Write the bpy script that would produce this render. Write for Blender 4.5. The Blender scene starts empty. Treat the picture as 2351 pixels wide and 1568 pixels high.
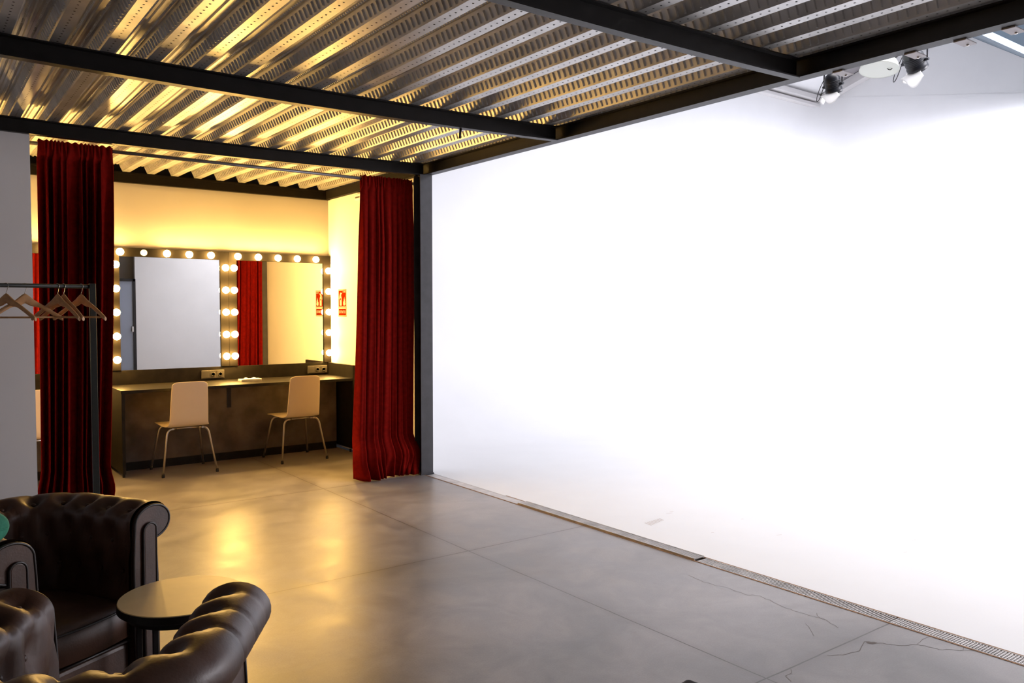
import bpy, bmesh, math, random
from mathutils import Vector, Matrix
random.seed(7)
S = bpy.context.scene
COL = S.collection
PI = math.pi

# ------------------------------------------------------------------ camera
FPX, CX, CY, W, H = 1854.0, 1175.5, 784.0, 2351.0, 1568.0
YAW, PITCH = math.radians(36.85848), math.radians(2.25482)
cam = bpy.data.cameras.new('camera')
cam.sensor_width = 36.0
cam.lens = FPX / W * 36.0
cam.clip_start, cam.clip_end = 0.05, 100
camo = bpy.data.objects.new('camera', cam)
camo.location = (0, 0, 1.5)
camo.rotation_euler = (PI / 2 - PITCH, 0, -YAW)
COL.objects.link(camo)
S.camera = camo

# ------------------------------------------------------------------ world, exposure
wd = bpy.data.worlds.new('world'); S.world = wd; wd.use_nodes = True
wd.node_tree.nodes['Background'].inputs[0].default_value = (0.75, 0.75, 0.85, 1)
wd.node_tree.nodes['Background'].inputs[1].default_value = 0.02
S.view_settings.view_transform = 'Standard'
S.view_settings.look = 'None'
S.view_settings.gamma = 1.0
S.view_settings.use_curve_mapping = False
S.view_settings.exposure = 0.0
try:
    S.cycles.use_denoising = True
    S.cycles.sample_clamp_indirect = 6.0
    S.cycles.max_bounces = 10
    S.cycles.diffuse_bounces = 5
    S.cycles.glossy_bounces = 6
except Exception:
    pass

# ------------------------------------------------------------------ studio lights of the hall and added fill lights
def area(name, loc, target, size, power, color, spread=180):
    l = bpy.data.lights.new(name, 'AREA'); l.shape = 'RECTANGLE'
    l.size, l.size_y = size; l.energy = power; l.color = color
    l.spread = math.radians(spread)
    o = bpy.data.objects.new(name, l); COL.objects.link(o)
    o.location = loc
    o.rotation_euler = (Vector(target) - Vector(loc)).to_track_quat('-Z', 'Y').to_euler()
    return o
COOL = (0.90, 0.90, 1.0)
area('studio_bank_light', (8.3, 1.4, 4.85), (7.4, 8.4, 2.4), (3.4, 1.4), 78, COOL, 104)
area('studio_wall_light', (10.4, 1.6, 4.6), (12.6, 7.2, 3.6), (3.0, 1.4), 430, COOL, 150)
area('studio_top_light', (6.4, 2.4, 5.2), (6.2, 3.4, 0), (2.4, 3.0), 78, (1.0, 0.95, 0.95), 100)
area('studio_top_light', (9.8, 2.6, 5.2), (9.8, 4.0, 0), (2.6, 2.4), 38, (0.95, 0.94, 1.0), 130)
area('gable_fill_light', (9.2, 2.4, 4.7), (13.1, 6.2, 4.9), (1.2, 0.8), 150, COOL, 95)  # added fill, brightens the gable and upper right wall
area('hall_side_fill', (12.9, 0.3, 2.3), (1.0, 5.2, 1.3), (3.0, 2.2), 150, (0.95, 0.92, 0.98), 90)  # added unseen fill for the partition; no window is built here
area('hall_front_fill', (6.6, -1.6, 4.7), (6.2, -2.0, 0), (2.5, 2.0), 140, (0.95, 0.94, 1.0), 120)  # added unseen fill, lifts the hall front shown in the mirror
BULB_COL = (1.0, 0.575, 0.145)
BULB_E = 240.0

# ------------------------------------------------------------------ materials
def mat(name, col, rough=0.6, metal=0.0, var=0.0, vscale=6.0, bump=0.0, bscale=60.0, coat=0.0, sheen=0.0, spec=0.5, col2=None):
    m = bpy.data.materials.new(name); m.use_nodes = True
    nt = m.node_tree; b = nt.nodes['Principled BSDF']
    b.inputs['Base Color'].default_value = (*col, 1)
    b.inputs['Roughness'].default_value = rough
    b.inputs['Metallic'].default_value = metal
    b.inputs['Specular IOR Level'].default_value = spec
    if coat: b.inputs['Coat Weight'].default_value = coat; b.inputs['Coat Roughness'].default_value = 0.25
    if sheen: b.inputs['Sheen Weight'].default_value = sheen; b.inputs['Sheen Roughness'].default_value = 0.4
    tc = nt.nodes.new('ShaderNodeTexCoord')
    if var or col2:
        n = nt.nodes.new('ShaderNodeTexNoise'); n.inputs['Scale'].default_value = vscale
        n.inputs['Detail'].default_value = 6
        nt.links.new(tc.outputs['Object'], n.inputs['Vector'])
        r = nt.nodes.new('ShaderNodeValToRGB')
        r.color_ramp.elements[0].position = 0.3; r.color_ramp.elements[1].position = 0.7
        a = [max(0, c * (1 - var)) for c in col]; c2 = col2 or [min(1, c * (1 + var)) for c in col]
        r.color_ramp.elements[0].color = (*a, 1); r.color_ramp.elements[1].color = (*c2, 1)
        nt.links.new(n.outputs['Fac'], r.inputs[0]); nt.links.new(r.outputs[0], b.inputs['Base Color'])
    if bump:
        n2 = nt.nodes.new('ShaderNodeTexNoise'); n2.inputs['Scale'].default_value = bscale
        n2.inputs['Detail'].default_value = 4
        nt.links.new(tc.outputs['Object'], n2.inputs['Vector'])
        bp = nt.nodes.new('ShaderNodeBump'); bp.inputs['Strength'].default_value = bump
        bp.inputs['Distance'].default_value = 0.01
        nt.links.new(n2.outputs['Fac'], bp.inputs['Height']); nt.links.new(bp.outputs[0], b.inputs['Normal'])
    return m

def emit(name, col, strength):
    m = bpy.data.materials.new(name); m.use_nodes = True
    b = m.node_tree.nodes['Principled BSDF']
    b.inputs['Base Color'].default_value = (0.8, 0.8, 0.8, 1)
    b.inputs['Emission Color'].default_value = (*col, 1)
    b.inputs['Emission Strength'].default_value = strength
    return m

def concrete_floor():
    m = bpy.data.materials.new('polished_concrete'); m.use_nodes = True
    nt = m.node_tree; N = nt.nodes; L = nt.links; b = N['Principled BSDF']
    tc = N.new('ShaderNodeTexCoord')
    def noise(scale, detail=8, rough=0.6, vec=None, dist=0.0):
        n = N.new('ShaderNodeTexNoise'); n.inputs['Scale'].default_value = scale
        n.inputs['Detail'].default_value = detail; n.inputs['Roughness'].default_value = rough
        n.inputs['Distortion'].default_value = dist
        L.new(vec or tc.outputs['Object'], n.inputs['Vector']); return n.outputs['Fac']
    def math_(op, a, c=None, v=None):
        n = N.new('ShaderNodeMath'); n.operation = op
        L.new(a, n.inputs[0])
        if c is not None: L.new(c, n.inputs[1])
        elif v is not None: n.inputs[1].default_value = v
        return n.outputs[0]
    def ramp(f, p0, c0, p1, c1):
        r = N.new('ShaderNodeValToRGB'); e = r.color_ramp.elements
        e[0].position, e[1].position = p0, p1
        e[0].color = (*c0, 1) if len(c0) == 3 else c0; e[1].color = (*c1, 1)
        L.new(f, r.inputs[0]); return r.outputs[0]
    def mix(f, a, c, mode='MIX'):
        n = N.new('ShaderNodeMix'); n.data_type = 'RGBA'; n.blend_type = mode
        if isinstance(f, float): n.inputs[0].default_value = f
        else: L.new(f, n.inputs[0])
        for i, x in ((6, a), (7, c)):
            if isinstance(x, tuple): n.inputs[i].default_value = (*x, 1)
            else: L.new(x, n.inputs[i])
        return n.outputs[2]
    big = noise(0.9, 6, 0.55, dist=0.6)
    sml = noise(3.2, 9, 0.6, dist=0.5)
    c = ramp(big, 0.32, (0.20, 0.185, 0.178), 0.68, (0.335, 0.311, 0.30))
    c2 = ramp(sml, 0.38, (0.74, 0.72, 0.70), 0.60, (1.08, 1.07, 1.06))
    col = mix(0.75, c, c2, 'MULTIPLY')
    fine = ramp(noise(140, 3), 0.35, (0.9, 0.9, 0.9), 0.65, (1.05, 1.05, 1.05))
    col = mix(0.8, col, fine, 'MULTIPLY')
    # saw-cut joints, 2.18 m bays
    sep = N.new('ShaderNodeSeparateXYZ'); L.new(tc.outputs['Object'], sep.inputs[0])
    wob = math_('MULTIPLY', noise(3.0, 3), v=0.012)
    def joint(comp, off, per, half):
        a = math_('ADD', math_('ADD', comp, wob), v=-off - 0.006)
        w = N.new('ShaderNodeMath'); w.operation = 'WRAP'; L.new(a, w.inputs[0])
        w.inputs[1].default_value = per / 2; w.inputs[2].default_value = -per / 2
        d = math_('ABSOLUTE', w.outputs[0])
        return math_('LESS_THAN', d, v=half), d
    j1, d1 = joint(sep.outputs[0], 2.765, 3.35, 0.0034)
    j2, d2 = joint(sep.outputs[1], 4.141, 2.178, 0.0038)
    jm = math_('MAXIMUM', j1, j2)
    dm = math_('MINIMUM', d1, d2)
    stain = ramp(dm, 0.0, (0.82, 0.78, 0.74), 0.05, (1, 1, 1))
    col = mix(0.6, col, stain, 'MULTIPLY')
    lines = jm
    col = mix(lines, col, (0.075, 0.06, 0.05))
    L.new(col, b.inputs['Base Color'])
    rr = N.new('ShaderNodeMapRange'); L.new(sml, rr.inputs[0])
    rr.inputs[1].default_value = 0.35; rr.inputs[2].default_value = 0.65
    rr.inputs[3].default_value = 0.31; rr.inputs[4].default_value = 0.40
    L.new(rr.outputs[0], b.inputs['Roughness'])
    b.inputs['Specular IOR Level'].default_value = 0.5
    bp = N.new('ShaderNodeBump'); bp.inputs['Strength'].default_value = 0.10; bp.inputs['Distance'].default_value = 0.01
    h = math_('SUBTRACT', math_('MULTIPLY', sml, v=0.6), lines)
    L.new(h, bp.inputs['Height']); L.new(bp.outputs[0], b.inputs['Normal'])
    return m

M = dict(
    floor=concrete_floor(),
    cyc=mat('white_cove_paint', (0.83, 0.83, 0.835), 0.55, var=0.012, vscale=3, bump=0.02, bscale=90),
    wall=mat('white_wall_paint', (0.67, 0.65, 0.645), 0.7, var=0.02, vscale=2.5, bump=0.03, bscale=120),
    beige=mat('greige_wall_paint', (0.47, 0.45, 0.43), 0.75, var=0.02, vscale=2.5, bump=0.03, bscale=120),
    greywall=mat('grey_wall', (0.34, 0.33, 0.33), 0.8, var=0.03, bump=0.03),  # darker grey than the other walls
    roof_flat=mat('grey_blue_ceiling_panel', (0.045, 0.062, 0.078), 0.7, var=0.2, vscale=2),
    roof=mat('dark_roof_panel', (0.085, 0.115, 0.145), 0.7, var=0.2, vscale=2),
    black=mat('black_steel_paint', (0.009, 0.0075, 0.0075), 0.45, spec=0.3, var=0.25, vscale=14, bump=0.04, bscale=40),
    post=mat('charcoal_steel_paint', (0.045, 0.044, 0.05), 0.5, var=0.2, vscale=10, bump=0.04),
    deck=mat('galvanised_steel', (0.52, 0.51, 0.50), 0.36, metal=0.72, var=0.16, vscale=5, bump=0.03, bscale=160),
    scuff=mat('scuffed_white_paint', (0.66, 0.60, 0.57), 0.7),
    crack=mat('floor_crack', (0.13, 0.11, 0.10), 0.9),
    hole=mat('dark_hole', (0.02, 0.02, 0.02), 0.9),
    frame=mat('dark_brown_laminate', (0.0055, 0.004, 0.003), 0.75, spec=0.12, var=0.15, vscale=8),
    desk=mat('black_brown_worktop', (0.015, 0.0125, 0.010), 0.42, var=0.3, vscale=16, bump=0.02, spec=0.15),
    panel=mat('grey_cement_board', (0.10, 0.083, 0.072), 0.85, var=0.42, vscale=5.5, bump=0.15, bscale=30),
    glass=mat('mirror_glass', (0.88, 0.89, 0.89), 0.01, metal=1.0),
    velvet=mat('red_velvet', (0.18, 0.006, 0.004), 0.9, var=0.2, vscale=30, spec=0.02),
    rod=mat('grey_steel_tube', (0.16, 0.155, 0.165), 0.35, metal=0.6),
    shell=mat('white_chair_laminate', (0.82, 0.69, 0.50), 0.42, var=0.02),
    chrome=mat('brushed_chrome', (0.55, 0.52, 0.48), 0.28, metal=1.0),
    rubber=mat('black_rubber', (0.015, 0.015, 0.015), 0.8),
    socket=mat('grey_socket_plastic', (0.085, 0.075, 0.065), 0.5),
    socketd=mat('dark_socket_recess', (0.05, 0.045, 0.04), 0.5),
    white=mat('white_plastic', (0.80, 0.79, 0.76), 0.45),
    paper=mat('white_paper', (0.80, 0.78, 0.74), 0.7),
    signw=mat('sign_white', (0.34, 0.32, 0.25), 0.9, spec=0.0),
    signr=mat('sign_red', (0.13, 0.009, 0.001), 0.9, spec=0.0),
    leather=mat('brown_leather', (0.070, 0.031, 0.018), 0.40, var=0.35, vscale=9, bump=0.05, bscale=150, spec=0.5),
    piping=mat('dark_leather_piping', (0.018, 0.012, 0.010), 0.4),
    tabletop=mat('pale_beech_top', (0.78, 0.57, 0.28), 0.36, var=0.05, vscale=9),
    wood=mat('beech_hanger_wood', (0.50, 0.27, 0.115), 0.5, var=0.15, vscale=25),
    rack=mat('grey_green_steel', (0.022, 0.024, 0.021), 0.45, spec=0.3),
    green=mat('green_fabric', (0.03, 0.22, 0.13), 0.9, var=0.25, vscale=18, bump=0.2, bscale=80),
    grate=mat('galvanised_grate', (0.55, 0.52, 0.50), 0.45, metal=0.35, var=0.2, vscale=9),
    channel=mat('drain_channel_dirt', (0.05, 0.04, 0.035), 0.9),
    rust=mat('rusty_edge', (0.30, 0.17, 0.09), 0.8, var=0.4, vscale=30),
    lampb=mat('black_lamp_housing', (0.018, 0.02, 0.028), 0.4, var=0.2),
    gel=mat('white_diffusion_sheet', (0.85, 0.85, 0.85), 0.7),
    opal=mat('opal_reflector', (0.72, 0.76, 0.70), 0.35),
    bracket=mat('grey_galvanised_plate', (0.34, 0.32, 0.33), 0.5, metal=0.4),
    doorglass=mat('door_glass', (0.22, 0.24, 0.30), 0.12, spec=0.6),
    bulb=emit('lit_bulb_glass', BULB_COL, BULB_E),
    bulbdim=emit('dim_bulb_glass', (1.0, 0.75, 0.22), 3.2),
    lens=emit('lamp_lens', (0.95, 0.96, 1.0), 12.0),
)

_g = M['gel'].node_tree; _tr = _g.nodes.new('ShaderNodeBsdfTranslucent'); _mx = _g.nodes.new('ShaderNodeMixShader')
_tr.inputs[0].default_value = (0.9, 0.9, 0.9, 1); _mx.inputs[0].default_value = 0.6
_g.links.new(_g.nodes['Principled BSDF'].outputs[0], _mx.inputs[1]); _g.links.new(_tr.outputs[0], _mx.inputs[2])
_g.links.new(_mx.outputs[0], _g.nodes['Material Output'].inputs[0])

# ------------------------------------------------------------------ mesh helpers
class MB:
    def __init__(s): s.v = []; s.f = []; s.mi = []; s.sm = []
    def add(s, vs, fs, mi=0, smooth=False):
        o = len(s.v); s.v += [tuple(p) for p in vs]
        for f in fs:
            s.f.append([i + o for i in f]); s.mi.append(mi); s.sm.append(smooth)
        return s
    def box(s, a, b, mi=0, mtx=None):
        x0, y0, z0 = a; x1, y1, z1 = b
        vs = [(x0,y0,z0),(x1,y0,z0),(x1,y1,z0),(x0,y1,z0),(x0,y0,z1),(x1,y0,z1),(x1,y1,z1),(x0,y1,z1)]
        if mtx is not None: vs = [mtx @ Vector(p) for p in vs]
        return s.add(vs, [(3,2,1,0),(4,5,6,7),(0,1,5,4),(1,2,6,5),(2,3,7,6),(3,0,4,7)], mi)
    def grid(s, rows, closed_u=False, closed_v=False, mi=0, smooth=True):
        n, m = len(rows), len(rows[0]); vs = [p for r in rows for p in r]; fs = []
        for i in range(n if closed_u else n - 1):
            for j in range(m if closed_v else m - 1):
                i2, j2 = (i + 1) % n, (j + 1) % m
                fs.append((i*m+j, i*m+j2, i2*m+j2, i2*m+j))
        return s.add(vs, fs, mi, smooth)
    def tube(s, pts, r, seg=10, closed=False, mi=0, caps=True):
        pts = [Vector(p) for p in pts]; n = len(pts); rows = []
        rs = r if isinstance(r, (list, tuple)) else [r] * n
        ref = None
        for i, p in enumerate(pts):
            if closed: t = pts[(i+1) % n] - pts[i-1]
            else: t = pts[min(i+1, n-1)] - pts[max(i-1, 0)]
            t.normalize()
            if ref is None:
                ref = Vector((0,0,1)) if abs(t.z) < 0.9 else Vector((1,0,0))
            a = (ref - t * ref.dot(t)).normalized(); b = t.cross(a); ref = a
            rows.append([p + (a*math.cos(2*PI*k/seg) + b*math.sin(2*PI*k/seg)) * rs[i] for k in range(seg)])
        s.grid(rows, closed_u=closed, closed_v=True, mi=mi)
        if caps and not closed:
            o = len(s.v) - n*seg
            s.f.append([o+k for k in reversed(range(seg))]); s.mi.append(mi); s.sm.append(False)
            s.f.append([o+(n-1)*seg+k for k in range(seg)]); s.mi.append(mi); s.sm.append(False)
        return s
    def lathe(s, prof, seg=24, mtx=None, mi=0, smooth=True):
        rows = []
        for (r, z) in prof:
            row = [Vector((r*math.cos(2*PI*k/seg), r*math.sin(2*PI*k/seg), z)) for k in range(seg)]
            if mtx is not None: row = [mtx @ p for p in row]
            rows.append(row)
        s.grid(rows, closed_v=True, mi=mi, smooth=smooth)
        n = len(prof); o = len(s.v) - n*seg
        if prof[0][0] > 1e-5: s.f.append([o+k for k in reversed(range(seg))]); s.mi.append(mi); s.sm.append(False)
        if prof[-1][0] > 1e-5: s.f.append([o+(n-1)*seg+k for k in range(seg)]); s.mi.append(mi); s.sm.append(False)
        return s
    def prism(s, poly, fn, mi=0):
        """poly: 2D outline; fn(u,v,k) -> point, k=0/1 for the two faces"""
        n = len(poly)
        vs = [fn(u, v, 0) for u, v in poly] + [fn(u, v, 1) for u, v in poly]
        fs = [tuple(reversed(range(n))), tuple(range(n, 2*n))] + [(i, (i+1) % n, n+(i+1) % n, n+i) for i in range(n)]
        return s.add(vs, fs, mi)
    def build(s, name, mats, parent=None, bevel=0.0, seg=2, fix=True):
        me = bpy.data.meshes.new(name); me.from_pydata(s.v, [], s.f)
        for m in (mats if isinstance(mats, (list, tuple)) else [mats]): me.materials.append(m)
        for p, mi, sm in zip(me.polygons, s.mi, s.sm): p.material_index = mi; p.use_smooth = sm
        if fix:
            bm = bmesh.new(); bm.from_mesh(me)
            bmesh.ops.remove_doubles(bm, verts=bm.verts, dist=1e-6)
            bmesh.ops.recalc_face_normals(bm, faces=bm.faces)
            bm.to_mesh(me); bm.free()
        me.update()
        o = bpy.data.objects.new(name, me); COL.objects.link(o)
        if parent is not None: o.parent = parent
        if bevel:
            md = o.modifiers.new('bevel', 'BEVEL'); md.width = bevel; md.segments = seg; md.limit_method = 'ANGLE'
            md.angle_limit = math.radians(40)
        return o

def tag(o, label=None, cat=None, group=None, kind=None):
    if label: o['label'] = label
    if cat: o['category'] = cat
    if group: o['group'] = group
    if kind: o['kind'] = kind
    return o
def thing(name, label, cat, loc=(0,0,0), rz=0.0, group=None):
    o = bpy.data.objects.new(name, None); COL.objects.link(o)
    o.location = loc; o.rotation_euler = (0, 0, rz); o.empty_display_size = 0.1
    return tag(o, label, cat, group)
def struct(name, mb, m, **k): return tag(mb.build(name, m, **k), kind='structure')
def copy_tree(o, parent=None):
    c = o.copy(); COL.objects.link(c); c.parent = parent
    for ch in list(o.children): copy_tree(ch, c)
    return c
def smoothstep(a, b, x):
    t = max(0.0, min(1.0, (x - a) / (b - a))); return t*t*(3-2*t)

# ================================================================== SETTING
XE = 3.785            # side wall of the dressing corner
def sag(x, y):        # the long beams and the deck they carry hang down a little in mid span
    g = 1 - smoothstep(6.45, 8.3, y)
    return -0.034 * max(0.0, 1 - ((x - 1.5) / 2.28) ** 2) * g

f = MB(); f.add([(-3.0,-3.6,0),(3.735,-3.6,0),(3.735,8.6,0),(-3.0,8.6,0)], [(0,1,2,3)])
f.add([(3.735,-3.6,0),(14.5,-3.6,0),(14.5,-0.9,0),(3.735,-0.9,0)], [(0,1,2,3)])
def ribbon0(mb, pts, w, z, mi):
    for (x0,y0),(x1,y1) in zip(pts, pts[1:]):
        tx, ty = x1-x0, y1-y0; l = math.hypot(tx, ty) or 1; nx, ny = -ty/l*w/2, tx/l*w/2
        mb.add([(x0+nx,y0+ny,z),(x0-nx,y0-ny,z),(x1-nx,y1-ny,z),(x1+nx,y1+ny,z)], [(0,1,2,3)], mi)
CRACKS = [(0.002, [(3.503, 3.012), (3.502, 2.987), (3.489, 2.939), (3.49, 2.914), (3.479, 2.879), (3.491, 2.861), (3.49, 2.836), (3.486, 2.803), (3.5, 2.786), (3.506, 2.77), (3.513, 2.753), (3.512, 2.722), (3.501, 2.691), (3.505, 2.67), (3.51, 2.653), (3.501, 2.621), (3.504, 2.601), (3.532, 2.598), (3.535, 2.576), (3.55, 2.568), (3.541, 2.538), (3.529, 2.513), (3.541, 2.496), (3.524, 2.466), (3.52, 2.446), (3.515, 2.422), (3.508, 2.397), (3.505, 2.377), (3.514, 2.358), (3.503, 2.334), (3.508, 2.319), (3.509, 2.298), (3.515, 2.274), (3.509, 2.248), (3.52, 2.232), (3.519, 2.212), (3.526, 2.2), (3.531, 2.185), (3.522, 2.162), (3.499, 2.127), (3.501, 2.109), (3.481, 2.079)]), (0.002, [(3.404, 2.203), (3.383, 2.171), (3.349, 2.137), (3.307, 2.095)]), (0.003, [(3.165, 1.942), (3.173, 1.93), (3.19, 1.923), (3.211, 1.912), (3.22, 1.901), (3.242, 1.895), (3.27, 1.894), (3.292, 1.886), (3.321, 1.88), (3.371, 1.9), (3.433, 1.921), (3.451, 1.907), (3.451, 1.89), (3.467, 1.876), (3.483, 1.865), (3.484, 1.855), (3.489, 1.837), (3.501, 1.83), (3.507, 1.818), (3.517, 1.804), (3.534, 1.79), (3.552, 1.781), (3.576, 1.776), (3.591, 1.764), (3.593, 1.751), (3.606, 1.735), (3.604, 1.719), (3.611, 1.706), (3.616, 1.689), (3.613, 1.674), (3.624, 1.665), (3.646, 1.657), (3.658, 1.646), (3.664, 1.631), (3.675, 1.616), (3.696, 1.609), (3.709, 1.595), (3.723, 1.579)]), (0.002, [(3.591, 1.764), (3.624, 1.767), (3.666, 1.776), (3.701, 1.774), (3.738, 1.772)]), (0.002, [(3.694, 1.611), (3.74, 1.628)]), (0.0025, [(2.919, 1.953), (2.892, 1.931), (2.848, 1.931), (2.837, 1.912), (2.823, 1.887)]), (0.002, [(3.57, 2.248), (3.539, 2.225), (3.522, 2.194), (3.521, 2.171)])]
for w_, pl_ in CRACKS: ribbon0(f, pl_, w_, 0.0005, 1)
f.add([(x, y, 0.0006) for x, y in [(3.438, 1.921), (3.448, 1.906), (3.465, 1.894), (3.467, 1.876), (3.432, 1.883), (3.426, 1.903)]], [tuple(range(6))], 1)
struct('floor', f, [M['floor'], M['crack']], fix=False)


# white infinity cove: floor, curved sweep and wall in one skin
CR, RC, XR, YB = 1.25, 1.6, 13.17, 8.4
def ring(o, z):
    rf = 0.45 + 1.3*(o/CR); yb, xr = YB-o, XR-o
    pts = [(x, yb) for x in (3.835, 5.5, 7.5, 9.5, 10.0)]
    pts += [(xr-rf+rf*math.sin(k*PI/24), yb-rf+rf*math.cos(k*PI/24)) for k in range(13)]
    pts += [(xr, y) for y in (5.0, 3.0, 1.0, -0.9)]
    return [(x, y, z if z < 4.7 else (5.21 if y > 6.0 else 4.66)) for x, y in pts]
levels = [ring(CR*(1-math.sin(k/14*PI/2)), CR*(1-math.cos(k/14*PI/2))) for k in range(15)] + [ring(0, 3.0), ring(0, 5.21)]
rows = [[lv[i] for lv in levels] for i in range(len(levels[0]))]
c = MB(); c.grid(rows)
fp = [(r[0][0], r[0][1], 0) for r in rows]
c.add([(3.835,-0.9,0)] + fp, [tuple([0]+[len(fp)-i for i in range(len(fp))])], 0)
# scuffs left on the white floor
def ribbon(mb, pts, w, z, mi):
    for (x0,y0),(x1,y1) in zip(pts, pts[1:]):
        tx, ty = x1-x0, y1-y0; l = math.hypot(tx, ty) or 1; nx, ny = -ty/l*w/2, tx/l*w/2
        mb.add([(x0+nx,y0+ny,z),(x0-nx,y0-ny,z),(x1-nx,y1-ny,z),(x1+nx,y1+ny,z)], [(0,1,2,3)], mi)
for k in range(8):
    u = 4.115+0.024*k
    ribbon(c, [(u, 3.87+0.006*k), (u+0.012, 3.945+0.003*k)], 0.011, 0.0006, 1)
for (x, y, l) in ((4.44,4.03,0.05),(4.5,4.05,0.03),(4.6,3.2,0.04),(4.9,2.5,0.03),(5.2,2.6,0.05),(4.3,3.5,0.02),(4.75,3.6,0.02),(5.6,3.1,0.03)):
    ribbon(c, [(x, y), (x+l, y-0.3*l)], 0.006, 0.0006, 1)
struct('wall_back', c, [M['cyc'], M['scuff']], fix=False)
c = MB()  # gable end of the hall above the far side of the cove
gp = [(8.4,4.3),(8.4,5.21),(7.42,5.46),(6.3,5.98),(5.7,5.68),(5.07,5.23),(4.3,4.68),(4.3,4.3)]
c.prism(gp, lambda u, v, k: (13.173 + 0.1*k, u, v))
struct('wall_right', c, M['cyc'])
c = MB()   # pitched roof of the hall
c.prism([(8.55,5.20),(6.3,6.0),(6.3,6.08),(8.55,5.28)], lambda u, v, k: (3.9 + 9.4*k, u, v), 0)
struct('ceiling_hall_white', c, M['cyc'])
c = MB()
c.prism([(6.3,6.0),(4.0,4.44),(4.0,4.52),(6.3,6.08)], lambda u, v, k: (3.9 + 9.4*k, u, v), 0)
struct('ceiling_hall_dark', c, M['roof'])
c = MB().box((3.9,-3.1,5.5),(13.3,4.0,5.6)); c.box((13.18,-3.1,4.3),(13.28,4.3,5.5)); c.box((13.29,4.3,4.4),(13.34,6.4,6.2))
struct('ceiling_hall_flat', c, M['roof_flat'])
c = MB()   # eaves ledge and raking trim where roof meets wall
c.box((9.0,8.22,5.17),(13.17,8.4,5.26)); c.box((9.0,8.28,5.08),(13.17,8.4,5.14))
struct('trim_1', c, M['wall'], bevel=0.01)
c = MB()
c.prism([(8.4,5.12),(7.3,5.46),(7.3,5.62),(8.4,5.24)], lambda u, v, k: (13.0 + 0.17*k, u, v))
struct('trim_2', c, M['wall'])
c = MB()
c.prism([(7.9,5.42),(6.6,5.88),(6.6,5.94),(7.9,5.50)], lambda u, v, k: (12.7 + 0.3*k, u, v))
struct('trim_3', c, M['bracket'])

# dressing corner walls
struct('wall_vanity', MB().box((-3.0,8.46,0),(3.785,8.58,2.80)), M['beige'])
struct('wall_side', MB().box((XE,6.44,0),(3.865,8.58,2.80)), M['wall'])
struct('wall_partition', MB().box((-3.0,6.35,0),(0.693,6.45,2.69)), M['wall'])
struct('wall_bounce_left', MB().box((-0.62,6.45,0),(-0.52,8.46,2.80)), M['wall'])  # unseen wall, added to bounce warm bulb light back
struct('wall_left', MB().box((-3.1,-3.6,0),(-3.0,8.58,2.9)), M['wall'])
struct('wall_front', MB().box((4.17,-3.1,0),(14.5,-3.0,4.8)), M['wall'])
struct('wall_front_recess', MB().box((-3.0,-3.6,0),(4.3,-3.5,2.9)), M['greywall'])
# framed glass door seen in the left mirror
d = MB()
for (x0,x1,z0,z1) in ((3.28,3.34,0,2.2),(4.12,4.18,0,2.2),(3.28,4.18,2.14,2.2)):
    d.box((x0,-3.06,z0),(x1,-2.99,z1))
dd = MB().box((3.34,-3.04,0.02),(4.12,-3.02,2.14))
door = struct('door_1', d, M['black'])
tag(dd.build('door_glass', M['doorglass'], door), kind='structure')
hd = MB().box((4.09,-3.0,1.0),(4.115,-2.95,1.12)).build('door_handle', M['chrome'], door)

# trapezoidal steel deck, embossed
P = 0.2195
def zdeck(x, y): return 2.812 + sag(x, y)
ys_f = [-3.5, 0.8] + [0.8 + 0.4*i for i in range(1, 20)]
dk = MB()
prof_local = [(-0.066,0),(0,0),(0.030,0.066),(0.0655,0.066),(0.0705,0.058),(0.0835,0.058),(0.0885,0.066),(0.124,0.066),(P-0.066,0)]
def dpt(x, dz, y): return (x, y, zdeck(x, y) + dz)
ks = range(-21, 10)
for k in ks:
    x0 = 1.740 + k*P
    pr = [(x0+a, b) for a, b in prof_local]
    dk.grid([[dpt(a, b, y) for a, b in pr] for y in ys_f], smooth=False)
    if x0 < -0.3 or x0 > 3.72: continue
    y = 1.0
    wx0, wx1 = x0 + 0.124, x0 + P - 0.066        # web facing the room
    nx, nz = -0.913, -0.408
    tx, tz = (wx1-wx0), -0.066
    while y < 8.4:
        # upright rib pressed into the web
        hw, h = 0.0052, 0.0075
        q = []
        for (t, oy, oh) in ((0.2,-hw,0),(0.2,hw,0),(0.86,hw,0),(0.86,-hw,0),(0.24,-hw*0.45,h),(0.24,hw*0.45,h),(0.82,hw*0.45,h),(0.82,-hw*0.45,h)):
            q.append(dpt(wx0 + tx*t + nx*oh, 0.066 + tz*t + nz*oh, y + oy))
        dk.add(q, [(4,5,6,7),(0,1,5,4),(1,2,6,5),(2,3,7,6),(3,0,4,7)])
        # round hole along the lower flange
        cx_, r = x0 - 0.033, 0.0052
        dk.add([dpt(cx_ + r*math.cos(a*PI/3), -0.0006, y + 0.02 + r*math.sin(a*PI/3)) for a in range(6)], [tuple(reversed(range(6)))], 1)
        # dimples on the upper flange, two rows
        if y > 2.6 and x0 < 2.6:
            for ux in (x0+0.047, x0+0.107):
                for yy in (y, y+0.022):
                    b4 = [dpt(ux+sx*0.007, 0.066, yy+sy*0.005) for sx, sy in ((-1,-1),(1,-1),(1,1),(-1,1))]
                    dk.add(b4 + [dpt(ux, 0.060, yy)], [(0,1,4),(1,2,4),(2,3,4),(3,0,4)])
        y += 0.0444
dko = dk.build('ceiling', [M['deck'], M['hole']], fix=False)
tag(dko, kind='structure')

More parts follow.
